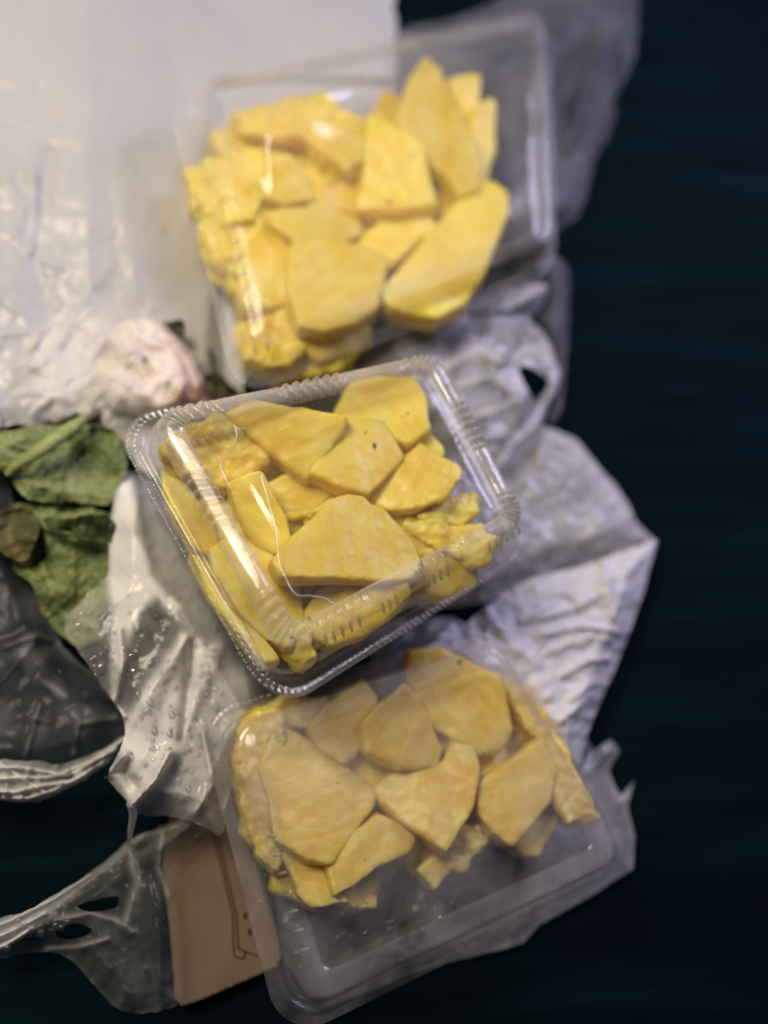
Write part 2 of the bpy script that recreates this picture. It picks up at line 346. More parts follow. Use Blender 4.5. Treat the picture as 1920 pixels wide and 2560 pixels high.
# ------------------------------------------------------------------ clamshell containers
def container(name, label, corners, up, down, lidmat, seed, ribs, group, crimp_h=.0003, bulges=(), bead_h=.0003):
    """corners TL,TR,BR,BL of the rim as (px,py,z); lid rises by up, tray hangs by down"""
    TL, TR, BR, BL = [P(*c) for c in corners]
    W = ((TR - TL).length + (BR - BL).length) / 2; L = ((TL - BL).length + (TR - BR).length) / 2
    nrm = ((BR - BL).normalized().cross((TL - BL).normalized()) + (TR - TL).normalized().cross((TR - BR).normalized())).normalized()
    def at(x, y, h):
        u, v = x / W, y / L
        return (BL * (1 - u) + BR * u) * (1 - v) + (TL * (1 - u) + TR * u) * v + nrm * h
    NP = 720; r0 = .017
    per = 2 * (W + L - 4 * r0) + 2 * math.pi * r0
    par = []
    segs = [('s', (0, -1), W - 2 * r0), ('a', 0, r0 * math.pi / 2), ('s', (1, 0), L - 2 * r0), ('a', 1, r0 * math.pi / 2),
            ('s', (0, 1), W - 2 * r0), ('a', 2, r0 * math.pi / 2), ('s', (-1, 0), L - 2 * r0), ('a', 3, r0 * math.pi / 2)]
    for i in range(NP):
        s = per * i / NP; k = 0
        while k < 7 and s > segs[k][2]: s -= segs[k][2]; k += 1
        par.append((k, min(s / segs[k][2], 1), per * i / NP))
    def ring_pt(i, d):
        k, t, _ = par[i]; d = d * 1.0; rr = max(r0 - d * .75, .0035); e = d + rr
        d *= 1
        if k % 2:
            c = ((W - e, e), (W - e, L - e), (e, L - e), (e, e))[k // 2]; a = -math.pi / 2 + (k // 2 + t) * math.pi / 2
            return c[0] + rr * math.cos(a), c[1] + rr * math.sin(a)
        q = k // 2
        return ((e + (W - 2 * e) * t, d), (W - d, e + (L - 2 * e) * t), (W - e - (W - 2 * e) * t, L - d), (d, L - e - (L - 2 * e) * t))[q]
    def build(nm, prof, mat, parent, cap=True):
        V, F = [], []
        for (d, h, fn) in prof:
            for i in range(NP):
                x, y = ring_pt(i, d); s = par[i][2]
                hh = h + (fn(i, s) if fn else 0) + (sum(a_ * math.exp(-(((x / W - u_) * W / w_) ** 2 + ((y / L - v_) * L / (w_ * e_)) ** 2)) for u_, v_, a_, w_, e_ in bulges) if d > .03 and h > 0 else 0) + .0007 * nz(x * 1000, y * 1000, 22, seed)
                V.append(at(x, y, hh))
        for j in range(len(prof) - 1):
            for i in range(NP):
                F.append((j * NP + i, j * NP + (i + 1) % NP, (j + 1) * NP + (i + 1) % NP, (j + 1) * NP + i))
        c = len(V); j = len(prof) - 1
        if not cap: return mesh(nm, V, F, mat, parent)
        V.append(sum((V[j * NP + i] for i in range(0, NP, 8)), Vector()) / len(range(0, NP, 8)))
        for i in range(NP): F.append((j * NP + i, j * NP + (i + 1) % NP, c))
        return mesh(nm, V, F, mat, parent)
    crimp = lambda i, s: crimp_h * (1 if i % 4 < 2 else -1)
    if bead_h < .001: bead_h = 0
    def bead(i, s):     # segments of the raised bead are finely corrugated
        return bead_h * math.sin(s * 2 * math.pi / .0042) * max(0, min(1, 1.6 * math.sin(s * 2 * math.pi / .052) + .3))
    root = empty(name, (BL + BR + TL + TR) / 4 - nrm * down); tag(root, label, 'container', group)
    mmin = min(W, L) / 2
    rs = 1 if bead_h > .001 else .35
    lid_prof = [(0, .0012, crimp), (.0010, .0016, crimp), (.0024, .0012, crimp), (.0032, .0012, None), (.0038, .0022, None), (.0050, .0022, None), (.0056, .0010, None), (.0064, .0012, None),
                (.0069, .0040, None), (.0075, up * .5, None), (.0080, up * .62, None), (.0088, up * .66, None), (.0094, up * .80, None), (.0104, up * .87, None), (.0176, up * .88, None), (.0190, up * .90, None), (.022, up * .90, None)]
    lid_prof += [(.022 + (mmin - .006 - .022) * k / 20, up * .9 + .0008 * k / 20, None) for k in range(1, 21)]
    ridge_prof = [(.0090, up * (.89 - .15 * rs), None), (.0097, up * (.90 + .03 * rs), bead), (.0106, up * (.90 + .12 * rs), bead), (.0122, up * (.90 + .16 * rs), bead), (.0146, up * (.90 + .17 * rs), bead), (.0164, up * (.90 + .15 * rs), bead), (.0174, up * (.90 + .09 * rs), bead), (.0181, up * .905, None)]
    tray_prof = [(0, 0, crimp), (.0024, -.0004, crimp), (.0034, -.0008, None), (.0072, -.0010, None), (.0080, -.0022, None), (.0092, -down * .3, None), (.0110, -down * .33, None),
                 (.0135, -down * .8, lambda i, s: 0), (.0150, -down * .95, None), (.0180, -down, None), (.030, -down, None), (mmin - .006, -down + .001, None)]
    lid = build('lid', lid_prof, lidmat, root)
    ridge = build('lid_ridge', ridge_prof, M_bead if bead_h > .001 else lidmat, root, False); build('tray', tray_prof, M_tray, root)
    # moulded anti-slip ribs: one short bar mesh, shared, each bar its own sub-part of the lid
    bar = None
    for (side, a, b, n, d, ln, h) in ribs:
        for k in range(n):
            t = a + (b - a) * (k + .5) / n + random.uniform(-.002, .002)
            if side == 'B': x, y, dx, dy = W * t, d, 0, 1
            elif side == 'L': x, y, dx, dy = d, L * t, 1, 0
            elif side == 'T': x, y, dx, dy = W * t, L - d, 0, -1
            else: x, y, dx, dy = W - d, L * t, -1, 0
            p0 = at(x, y, h); p1 = at(x + dx * ln, y + dy * ln, h + .0035)
            if bar is None:
                bar = tube('rib', [Vector((0, 0, 0)), Vector((.06, 0, 0)), Vector((.3, 0, 0)), Vector((.7, 0, 0)), Vector((.94, 0, 0)), Vector((1, 0, 0))], [.02, .07, .1, .1, .07, .02], M_rib, None, 8)
                b_ = bar
                for v in bar.data.vertices: v.co += bar.location - Vector((.5, 0, 0))
            else:
                b_ = bar.copy(); COL.objects.link(b_)
            ax = (p1 - p0).normalized(); sd = nrm.cross(ax).normalized(); up_ = ax.cross(sd)
            b_.parent = lid
            l = (p1 - p0).length
            b_.matrix_local = Matrix.Translation((p0 + p1) / 2 - lid.location - root.location) @ Matrix((ax * l, sd * .0065, up_ * .007)).transposed().to_4x4()
    return root, at, W, L, nrm
UP = [(420, 232, .046), (1372, 38, .046), (1392, 690, .044), (590, 1000, .044)]
MID = [(268, 1052, .070), (1095, 893, .060), (1340, 1374, .066), (684, 1790, .084)]
LOW = [(492, 1790, .040), (1235, 1560, .036), (1600, 2170, .036), (705, 2610, .042)]
g_box = 'clear clamshell containers of pineapple'
c_up = container('clamshell_container', 'clear clamshell of pineapple overlapping the large white bag, glare on its lid', UP, .020, .034, M_fog, 1,
                 [('L', .15, .5, 7, .012, .003, .009), ('B', .05, .12, 2, .012, .003, .009)], g_box, .0001, ((.25, .70, .0085, .024, .8), (.36, .80, .003, .012, .5), (.62, .2, .002, .02, .5)))  # lid bulges added and shaped so the lamp reflects there as glare
c_mid = container('clamshell_container', 'sharp clear clamshell of pineapple between the other two, with corrugated ridges along its lid', MID, .021, .036, M_lid, 2,
                  [('B', .20, .34, 5, .0085, .0035, .009), ('B', .40, .47, 3, .0085, .0035, .009), ('B', .56, .66, 4, .0085, .0035, .009), ('B', .8, .94, 6, .0085, .0035, .009),
                   ('T', .08, .4, 12, .0165, .0035, .009)], g_box, .0003, ((.3, .5, .0008, .016, 1.5),), .0019)
c_low = container('clamshell_container', 'dim clear clamshell half empty along its outer edge, under the sharp middle clamshell', LOW, .019, .032, M_fog2, 3,
                  [('L', .2, .6, 7, .013, .003, .008)], g_box, .00005, ((.4, .5, .0015, .02, 1), (.15, .3, .003, .01, 2)))
def lid_z(c, up, off=.0):
    root, at, W, L, n = c; o = at(W / 2, L / 2, up * .9 + .0008 + off)
    def f(px, py):
        d = P(px, py, .05) - CAM; t = (o - CAM).dot(n) / d.dot(n); return (CAM + d * t).z
    return f
def part_of(c, nm): return [k for k in c[0].children if k.name.startswith(nm)][0]
zm = lid_z(c_mid, .021); zu = lid_z(c_up, .020); zw = lid_z(c_low, .019)
def top_mesh_parent(o, child):      # keep place when a piece is hung under a lid
    child.parent = o; child.location = child.location - o.location - o.parent.location
for pts in ([(590, 450), (622, 560), (655, 690), (665, 800), (700, 885), (735, 935), (790, 940), (850, 950), (900, 985), (935, 1025)], [(485, 255), (497, 300), (478, 350), (432, 410), (450, 465), (475, 515)]):
    rp = smooth_path([P(x, y, zm(x, y)) for x, y in Z(2, pts)], 6)
    o = tube('embossed_line', rp, [.0003] * len(rp), M_bead, None, 6); top_mesh_parent(part_of(c_mid, 'lid'), o)
rq = random.Random(21)
for c, zf, k, spots in ((c_up, zu, 1, [(130, 430, 60), (820, 170, 60), (1080, 180, 50), (210, 700, 50), (240, 880, 50), (350, 1010, 40), (1120, 740, 40), (740, 965, 14), (640, 590, 30)]), (c_low, zw, 3, [(300, 900, 80), (350, 1050, 70), (560, 1020, 90), (700, 980, 120), (850, 950, 60), (150, 440, 60)])):
    q = []
    for (x, y, r) in spots:
        for _ in range(9): q.append(Z(k, [(x + rq.gauss(0, r * .6), y + rq.gauss(0, r * .6))])[0] + (rq.choice([.0005, .0007, .001]),))
    o = drops(None, q, zf); top_mesh_parent(part_of(c, 'lid'), o)

# ------------------------------------------------------------------ pineapple chunks
def chunk(poly, z0, thick, label, group, mat=M_pine, tilt=None, ragged=0, seed=0):
    rng = random.Random(seed * 31 + 5)
    n = len(poly); cx = sum(p[0] for p in poly) / n; cy = sum(p[1] for p in poly) / n
    pl = []
    for i in range(n):        # slightly softened corners
        a, b, c = poly[i - 1], poly[i], poly[(i + 1) % n]
        pl += [(b[0] * .92 + a[0] * .08, b[1] * .92 + a[1] * .08), b, (b[0] * .92 + c[0] * .08, b[1] * .92 + c[1] * .08)]
    ta, tb = tilt if tilt else (rng.uniform(-.015, .015) / 300, rng.uniform(-.015, .015) / 300)
    top = [P(x, y, z0 + ta * (x - cx) + tb * (y - cy)) for x, y in pl]
    cen = sum(top, Vector()) / len(top); vd = ((cen - CAM).normalized() * .25 + Vector((0, 0, -.75))).normalized()
    lean = Vector((rng.uniform(-.1, .1), rng.uniform(-.1, .1), 0))
    rings = []
    for s, k in ((1.07, 0), (1.13, .4), (1.10, 1.0)):
        rings.append([cen + (p - cen) * s + (vd + lean * .3) * thick * k for p in top])
    V = [p for r in rings for p in r]; m = len(top); F = [tuple(range(m - 1, -1, -1)), tuple(2 * m + i for i in range(m))]
    for j in range(2):
        for i in range(m): F.append((j * m + i, j * m + (i + 1) % m, (j + 1) * m + (i + 1) % m, (j + 1) * m + i))
    bm = bmesh.new(); bv = [bm.verts.new(v - cen) for v in V]
    for f in F: bm.faces.new([bv[i] for i in f])
    bmesh.ops.triangulate(bm, faces=bm.faces[:]); bmesh.ops.recalc_face_normals(bm, faces=bm.faces[:])
    me = bpy.data.meshes.new('pineapple_chunk'); bm.to_mesh(me); bm.free(); me.materials.append(mat)
    o = bpy.data.objects.new('pineapple_chunk', me); COL.objects.link(o); o.location = cen
    r = o.modifiers.new('even', 'REMESH'); r.mode = 'VOXEL'; r.voxel_size = .0009; r.use_smooth_shade = True
    s = o.modifiers.new('soft', 'SMOOTH'); s.factor = .5; s.iterations = 11
    tx = TEX_R if ragged else TEX
    d = o.modifiers.new('lumps', 'DISPLACE'); d.texture = tx; d.strength = .0060 if ragged else .0030; d.mid_level = .5; d.texture_coords = 'GLOBAL'
    d2 = o.modifiers.new('grain', 'DISPLACE'); d2.texture = TEX_F; d2.strength = .0003; d2.mid_level = .5; d2.texture_coords = 'GLOBAL'
    return tag(o, label, 'pineapple chunk', group)
TEX = bpy.data.textures.new('lumps', 'CLOUDS'); TEX.noise_scale = .015; TEX.noise_depth = 2
TEX_R = bpy.data.textures.new('ragged', 'CLOUDS'); TEX_R.noise_scale = .007; TEX_R.noise_depth = 2
TEX_F = bpy.data.textures.new('grain', 'CLOUDS'); TEX_F.noise_scale = .0022; TEX_F.noise_depth = 1

UPC = [ # zoom sheet 1: (outline, height, thickness, ragged, label)
 ([(745,935),(800,880),(900,760),(1000,650),(1095,595),(1140,640),(1145,690),(1110,790),(1060,900),(1010,975),(930,1015),(850,1005),(790,985)], .050, .020, 0, 'large oblong pineapple slab nearest the carrier bag in the upper clamshell'),
 ([(468,765),(560,775),(680,800),(757,832),(740,920),(720,1000),(640,1040),(560,1060),(480,1045),(455,960),(450,870)], .054, .022, 0, 'four sided pale pineapple block topping the heap in the upper clamshell'),
 ([(330,780),(400,720),(480,760),(455,870),(460,960),(390,985),(300,990),(280,940),(295,870)], .046, .022, 0, 'amber pineapple piece tucked beside the four sided block in the upper clamshell'),
 ([(380,680),(480,670),(580,680),(665,710),(672,755),(600,785),(560,785),(470,775),(400,730)], .048, .018, 0, 'bar shaped pineapple piece lying behind the four sided block in the upper clamshell'),
 ([(285,1040),(340,1030),(450,975),(485,1045),(565,1065),(500,1115),(450,1170),(380,1185),(310,1150),(280,1090)], .046, .022, 1, 'ridged lumpy pineapple piece in the upper clamshell corner next to the dark herb'),
 ([(555,1065),(640,1040),(700,1025),(712,1090),(660,1130),(540,1165),(495,1115)], .045, .020, 0, 'small rounded pineapple piece below the four sided block in the upper clamshell'),
 ([(380,1180),(540,1160),(690,1105),(610,1190),(420,1235)], .038, .016, 1, 'thin pineapple sliver along the front wall of the upper clamshell'),
 ([(700,375),(760,390),(870,470),(918,650),(800,672),(668,672),(690,540)], .053, .022, 0, 'pale pineapple wedge with a flat base in the centre of the upper clamshell'),
 ([(840,270),(890,190),(940,230),(960,300),(1020,400),(1065,500),(1055,600),(990,625),(950,560),(910,530),(865,470),(800,400)], .051, .022, 0, 'tall blurred pineapple wedge standing at the far wall of the upper clamshell'),
 ([(1050,340),(1100,320),(1117,350),(1112,480),(1080,595),(1055,605),(1055,500),(1030,420)], .046, .022, 0, 'bright narrow pineapple strip against the dark side of the upper clamshell'),
 ([(950,260),(1030,240),(1068,240),(1060,330),(1030,410),(1000,340)], .042, .018, 0, 'small pineapple tip in the far corner of the upper clamshell beside the tall wedge'),
 ([(285,365),(420,330),(560,300),(600,340),(695,400),(692,500),(620,545),(560,500),(500,445),(400,445),(300,425)], .050, .022, 1, 'ragged fibrous pineapple piece at the far wall over the white bag in the upper clamshell'),
 ([(370,520),(440,495),(490,550),(522,640),(430,658),(370,640),(345,580)], .052, .020, 0, 'pineapple wedge beneath the glare on the upper clamshell lid'),
 ([(125,545),(250,490),(350,475),(370,600),(320,700),(220,725),(150,645)], .047, .022, 1, 'pineapple lump pressed to the white bag side of the upper clamshell'),
 ([(165,720),(300,655),(390,690),(340,780),(295,890),(220,860),(180,790)], .044, .022, 1, 'golden brown rough edged pineapple piece by the white bag side of the upper clamshell'),
 ([(505,640),(600,530),(700,530),(680,690),(515,690)], .043, .022, 0, 'shaded amber pineapple piece sunk between two wedges in the upper clamshell'),
 ([(665,780),(780,695),(880,680),(915,730),(830,805),(760,870),(715,850)], .044, .022, 0, 'shaded pineapple piece behind the large oblong slab in the upper clamshell'),
 ([(200,430),(330,400),(480,420),(560,520),(430,540),(250,520)], .040, .020, 0, 'low amber pineapple piece under the ragged fibrous piece in the upper clamshell'),
 ([(560,640),(760,640),(960,600),(1080,600),(960,760),(760,780),(560,720)], .032, .014, 0, 'lowest amber pineapple piece showing in the dark gap of the upper clamshell'),
]
MIDC = [
 ([(468,215),(570,170),(680,185),(928,222),(905,285),(805,440),(770,462),(640,370),(560,300)], .086, .020, 0, 'long bright yellow pineapple triangle along the top edge of the middle clamshell'),
 ([(800,440),(905,285),(960,240),(1095,245),(1152,390),(1100,450),(1020,527),(900,490)], .082, .020, 0, 'pale pineapple slice pointing at the big fan shaped one in the middle clamshell'),
 ([(890,215),(960,100),(1060,68),(1190,68),(1242,140),(1262,270),(1180,325),(1130,310),(1090,250),(960,245)], .078, .022, 0, 'tallest pineapple block at the carrier bag corner of the middle clamshell'),
 ([(1040,570),(1040,535),(1130,440),(1230,340),(1382,428),(1388,460),(1330,545),(1230,585),(1120,600)], .080, .020, 0, 'diamond shaped pineapple chunk beside the ragged end in the middle clamshell'),
 ([(1150,390),(1262,285),(1322,355),(1322,395),(1230,350)], .072, .016, 0, 'small shaded pineapple corner behind the diamond shaped chunk in the middle clamshell'),
 ([(1230,620),(1340,543),(1462,540),(1447,620),(1400,645),(1300,650)], .074, .016, 1, 'upper torn fibrous pineapple piece at the right wall of the middle clamshell'),
 ([(1180,655),(1290,635),(1380,665),(1472,660),(1480,700),(1535,705),(1492,800),(1442,820),(1330,765),(1220,710)], .076, .016, 1, 'shaggy pineapple piece with jagged tips beside the fan shaped slice in the middle clamshell'),
 ([(655,790),(760,680),(870,580),(940,543),(1000,548),(1035,590),(1060,585),(1130,640),(1190,720),(1217,800),(1190,862),(1100,872),(960,862),(840,857),(700,852)], .089, .020, 0, 'largest pale fan shaped pineapple slice in the middle of the middle clamshell'),
 ([(762,1085),(780,990),(840,910),(900,880),(1040,855),(1165,880),(1185,940),(1100,1025),(1000,1095),(880,1125)], .082, .020, 0, 'greenish yellow pineapple chunk in front of the fan shaped slice, by the ribbed front wall'),
 ([(1190,780),(1260,755),(1400,800),(1455,832),(1442,892),(1330,945),(1260,932),(1200,890)], .072, .016, 0, 'amber pineapple piece under the jagged one in the middle clamshell'),
 ([(465,490),(550,452),(600,450),(692,630),(705,720),(650,755),(570,720),(505,610)], .083, .020, 0, 'upright pineapple cube beside the raised lid ridge of the middle clamshell'),
 ([(218,330),(300,268),(460,225),(560,300),(615,370),(612,400),(540,455),(440,505),(350,470),(270,430),(225,390)], .082, .022, 1, 'golden pineapple chunk in the bun corner of the middle clamshell'),
 ([(590,430),(640,375),(780,465),(935,525),(860,590),(720,625),(660,610)], .070, .018, 0, 'dark amber pineapple piece deep in the gap at the heart of the middle clamshell'),
 ([(190,430),(290,500),(400,640),(430,770),(400,800),(320,740),(240,600)], .076, .024, 0, 'thin pineapple strip along the upper part of the crimped side of the middle clamshell'),
 ([(395,760),(480,710),(610,760),(745,920),(765,1035),(700,1140),(600,1095),(500,985),(425,860)], .080, .022, 0, 'long pineapple block under the raised lid ridge of the middle clamshell'),
 ([(320,780),(390,780),(480,920),(580,1060),(660,1180),(600,1200),(520,1110),(400,960)], .076, .024, 0, 'pineapple strip along the lower part of the crimped side of the middle clamshell'),
 ([(680,1090),(780,1050),(805,1180),(770,1218),(700,1175)], .078, .018, 1, 'little pineapple tip in the near corner of the middle clamshell'),
 ([(640,600),(760,580),(800,640),(700,740),(640,700)], .066, .014, 0, 'amber pineapple piece behind the fan shaped slice in the middle clamshell'),
]
LOWC = [
 ([(295,300),(330,320),(420,370),(530,440),(635,530),(605,590),(540,680),(480,765),(400,745),(295,685),(275,560),(250,450)], .047, .022, 0, 'broad smooth pineapple slab, biggest in the lower clamshell'),
 ([(168,320),(230,265),(312,258),(320,400),(290,560),(310,700),(300,785),(250,762),(190,650),(162,500)], .045, .022, 1, 'tall rough edged pineapple piece along the card side of the lower clamshell'),
 ([(295,690),(400,740),(510,745),(490,840),(540,900),(420,925),(375,880)], .043, .020, 0, 'pineapple piece below the broad slab, at the empty end of the lower clamshell'),
 ([(470,765),(560,670),(640,608),(722,640),(765,690),(745,735),(640,785),(570,845),(500,880)], .046, .020, 0, 'pale bulging pineapple piece beside the broad slab in the lower clamshell'),
 ([(510,885),(600,830),(665,815),(630,925),(560,928)], .036, .014, 1, 'small brownish pineapple scrap lying low at the empty end of the lower clamshell'),
 ([(635,520),(700,460),(860,430),(890,350),(965,370),(990,440),(972,560),(925,650),(880,725),(800,665),(720,612)], .048, .022, 0, 'kite shaped pineapple chunk in the centre of the lower clamshell'),
 ([(595,290),(640,240),(735,158),(785,210),(832,300),(865,370),(845,435),(720,435),(610,385)], .050, .022, 0, 'brightest yellow pineapple block at the top centre of the lower clamshell'),
 ([(410,300),(470,220),(592,148),(640,200),(615,300),(580,385),(525,420),(450,375)], .045, .022, 0, 'pineapple chunk just under the near rim of the middle clamshell'),
 ([(750,150),(760,48),(860,38),(960,80),(1065,130),(1095,300),(1062,375),(985,385),(900,335),(830,300),(780,200)], .047, .022, 0, 'pale greyish pineapple chunk under the fogged part of the lower clamshell lid'),
 ([(1065,140),(1160,180),(1230,260),(1305,400),(1405,595),(1300,612),(1240,500),(1210,360),(1130,260)], .043, .022, 1, 'long curved pineapple strip along the white fold side of the lower clamshell'),
 ([(990,500),(1090,430),(1210,348),(1255,460),(1235,560),(1112,705),(1045,665),(995,590)], .049, .022, 0, 'square pineapple block standing on its corner in the lower clamshell'),
 ([(1100,705),(1180,630),(1280,590),(1205,745),(1150,745)], .040, .018, 0, 'dull pineapple piece below the square block in the lower clamshell'),
 ([(870,735),(930,650),(992,635),(1012,700),(952,792),(900,785)], .044, .018, 1, 'small knobbly pineapple piece under the kite shaped chunk in the lower clamshell'),
 ([(780,795),(875,715),(910,790),(840,865)], .038, .016, 0, 'flat tan pineapple piece at the open end of the heap in the lower clamshell'),
 ([(520,420),(620,380),(720,430),(700,480),(620,520)], .034, .012, 0, 'dark pineapple bit down in the gap between the broad slab and the kite chunk'),
 ([(980,380),(1090,330),(1150,330),(1100,440),(990,500)], .034, .012, 0, 'dark pineapple bit down in the gap above the square block'),
 ([(170,260),(330,200),(460,210),(420,310),(310,290)], .038, .016, 1, 'browned pineapple piece in the far corner of the lower clamshell'),
]
for i, (pl, z, th, rg, lb) in enumerate(UPC): chunk(Z(1, pl), z - .001, th, lb, 'pineapple chunks in the upper clamshell', M_pine, None, rg, i)
for i, (pl, z, th, rg, lb) in enumerate(MIDC): chunk(Z(2, pl), z - .005, th, lb, 'pineapple chunks in the middle clamshell', M_pine, None, rg, 40 + i)
for i, (pl, z, th, rg, lb) in enumerate(LOWC): chunk(Z(3, pl), z - .003, th, lb, 'pineapple chunks in the lower clamshell', M_pine2, None, rg, 80 + i)

# bottom layer, seen only through the gaps
for nm, k, cs, z in (('upper', 1, [(270, 640), (440, 600), (640, 560), (800, 560), (980, 460), (330, 850), (560, 740), (780, 760), (960, 680), (600, 920), (430, 1080), (480, 430), (800, 420)], .034),
                     ('middle', 2, [(330, 430), (440, 600), (600, 400), (740, 540), (930, 420), (1120, 330), (1150, 540), (880, 660), (600, 720), (480, 800), (860, 920), (1050, 920), (1250, 740), (600, 950), (720, 1020)], .066),
                     ('lower', 3, [(260, 400), (420, 330), (600, 420), (740, 560), (930, 300), (1060, 400), (1140, 320), (560, 640), (800, 680), (1020, 600), (1240, 500), (400, 800)], .030)):
    for i, c in enumerate(cs):
        a0 = random.random() * 6
        pl = [(c[0] + random.uniform(95, 140) * math.cos(a0 + q * 1.2566), c[1] + random.uniform(95, 140) * math.sin(a0 + q * 1.2566)) for q in range(5)]
        chunk(Z(k, pl), z + random.uniform(-.003, .003), .012, 'shaded pineapple piece in the bottom layer of the %s clamshell, seen through gaps' % nm, 'bottom layer of the %s clamshell' % nm, M_pine, None, 0, 200 + i)

# ------------------------------------------------------------------ big white bag
WB = [(-300, -300), (980, -300), (990, 60), (993, 160), (985, 300), (930, 470), (780, 720), (640, 900), (600, 980), (620, 1080), (560, 1190), (470, 1230), (380, 1200), (315, 1130), (270, 1080), (250, 1035),
      (225, 1050), (190, 1035), (150, 1062), (120, 1050), (80, 1072), (40, 1062), (-300, 1075)]
wb_folds = [(Z(6, [(210, 640), (180, 830), (150, 1000), (150, 1110), (210, 1290), (330, 1450)]), -.007, 22), (Z(6, [(20, 740), (90, 860), (60, 960)]), .006, 16),
            (Z(6, [(130, 700), (150, 900), (130, 1040)]), .006, 18), (Z(6, [(190, 1200), (260, 1350), (340, 1470)]), .005, 13), (Z(6, [(0, 1390), (150, 1370)]), .004, 12), (Z(6, [(500, 830), (520, 1050), (640, 1260)]), .005, 40),
            (Z(6, [(160, 380), (240, 520)]), -.003, 16), (Z(6, [(0, 1665), (170, 1650)]), -.003, 10), (Z(6, [(690, 180), (760, 400), (700, 600)]), -.006, 60), (Z(6, [(180, 1080), (250, 1110)]), .004, 10),
            (Z(6, [(400, 700), (470, 860), (480, 1000)]), -.005, 40), (Z(6, [(0, 1240), (90, 1300), (150, 1430)]), .003, 10), (Z(6, [(40, 1530), (120, 1500), (200, 1560)]), .003, 14)]
def z_wb(x, y):
    d = min(edge_d(WB, x, y), 180) if (x > 0) else 180
    b = .012 + .022 * max(0, min(1, (620 - x) / 400)) + .006 * nz(x, y, 330, 1)
    if x > 430 and y > 200: b = min(b, .010 + .0002 * max(0, 560 - x))
    return b * (.8 + .2 * min(1, d / 60)) + fold(x, y, wb_folds) * .75 + (.0016 * rid(x + 40 * nz(x, y, 90, 7), y, 70, 2, 3.5, .4) + .0012 * rid(x, y + 30 * nz(x, y, 80, 8), 46, 5, 4, -1.0) + .0005 * nz(x, y, 30, 3)) * max(.25, min(1, (480 - x) / 200)) * max(.3, min(1, (y - 250) / 300))
wb = sheet('plastic_bag', WB, z_wb, M_white, None, 7, (), 9, 0, 1, 1)
tag(wb, 'large milky white plastic bag, creased, lying beneath the upper clamshell', 'plastic bag')

# wrapped roll: rounded body with fold ridges, under its own cling film
RP = Z(8, [(330, 140), (480, 95), (600, 115), (720, 175), (860, 300), (960, 430), (1040, 650), (1120, 860), (1080, 900), (900, 920), (680, 930), (480, 960), (250, 900), (130, 760), (90, 560), (130, 360), (200, 230)])
rl = [(Z(8, [(380, 190), (450, 300), (560, 380), (700, 400)]), -.004, 8), (Z(8, [(640, 250), (820, 400), (900, 560), (940, 650)]), -.003, 5), (Z(8, [(540, 470), (590, 600)]), -.005, 7),
      (Z(8, [(740, 680), (730, 760)]), -.004, 9), (Z(8, [(200, 350), (280, 480)]), -.009, 18), (Z(8, [(420, 560), (520, 640)]), -.004, 15), (Z(8, [(720, 280), (880, 450), (990, 680)]), .002, 5),
      (Z(8, [(650, 850), (800, 800), (850, 660)]), .004, 10), (Z(8, [(470, 130), (540, 200)]), -.005, 12), (Z(8, [(200, 200), (330, 230)]), -.005, 12)]
def z_roll(x, y):
    d = edge_d(RP, x, y); t = min(1, d / 95)
    return .022 + .020 * math.sqrt(1 - (1 - t) ** 2) + fold(x, y, rl) * 2.2 + .0012 * nz(x, y, 24, 9) + .0012 * nz(x, y, 60, 4)
roll = empty('bread_roll', P(390, 915, .01)); tag(roll, 'pale pink and white round bun with a browned side, wrapped in clear film', 'bun')
sheet('bun', RP, z_roll, M_roll, roll, 4, (), 1, .004, 1, 2)
CF = Z(8, [(-500, 250), (-200, 60), (200, -20), (480, 60), (650, 105), (800, 200), (960, 400), (1060, 640), (1120, 860), (900, 950), (600, 1010), (250, 1030), (-100, 1000), (-500, 960)])
def z_cf(x, y):
    return max(z_roll(x, y) if inside(RP, x, y) else 0, z_wb(x, y) if inside(WB, x, y) else .016, .016) + .0026 + .0045 * rid(x + 20 * nz(x, y, 50, 3), y, 42, 6, 2.5, .8)
sheet('cling_film', CF, z_cf, film_mat('cling_film', .03, (.88, .86, .82), .02, .26, .4, 70, .4, .03, attr=True), roll, 6, (), 2, 0, 1, 3,
      lambda x, y: (.14 + .80 * max(0, min(1, (360 - x) / 140)) + .3 * max(0, min(1, (y - 985) / 40)) + .35 * max(0, nz(x, y, 40, 66))) * min(1, edge_d(CF, x, y) / 50))

# dark herb by the bun
h1 = Z(8, [(665, 145), (760, 150), (850, 130), (875, 200), (870, 310), (820, 280), (740, 190)])
h2 = Z(8, [(900, 420), (980, 395), (1040, 340), (1085, 380), (1110, 500), (1190, 620), (1300, 720), (1370, 760), (1330, 830), (1180, 850), (1100, 860), (1060, 760), (1000, 580), (950, 470)])
zh = lambda x, y: .017 + .006 * nz(x, y, 40, 3) + .003 * rid(x, y, 20, 5)
tag(sheet('herb_leaf', h2, zh, M_herb, None, 5, (), 5, .0008, 1, 4), 'dark olive wilted herb leaf wedged between the bun and the upper clamshell corner', 'leaf')
tag(sheet('herb_leaf', h1, lambda x, y: .034 + .004 * nz(x, y, 30, 8), M_herb, None, 5, (), 3, .0008, 1, 5), 'small dark green leaf tip poking out behind the bun', 'leaf')

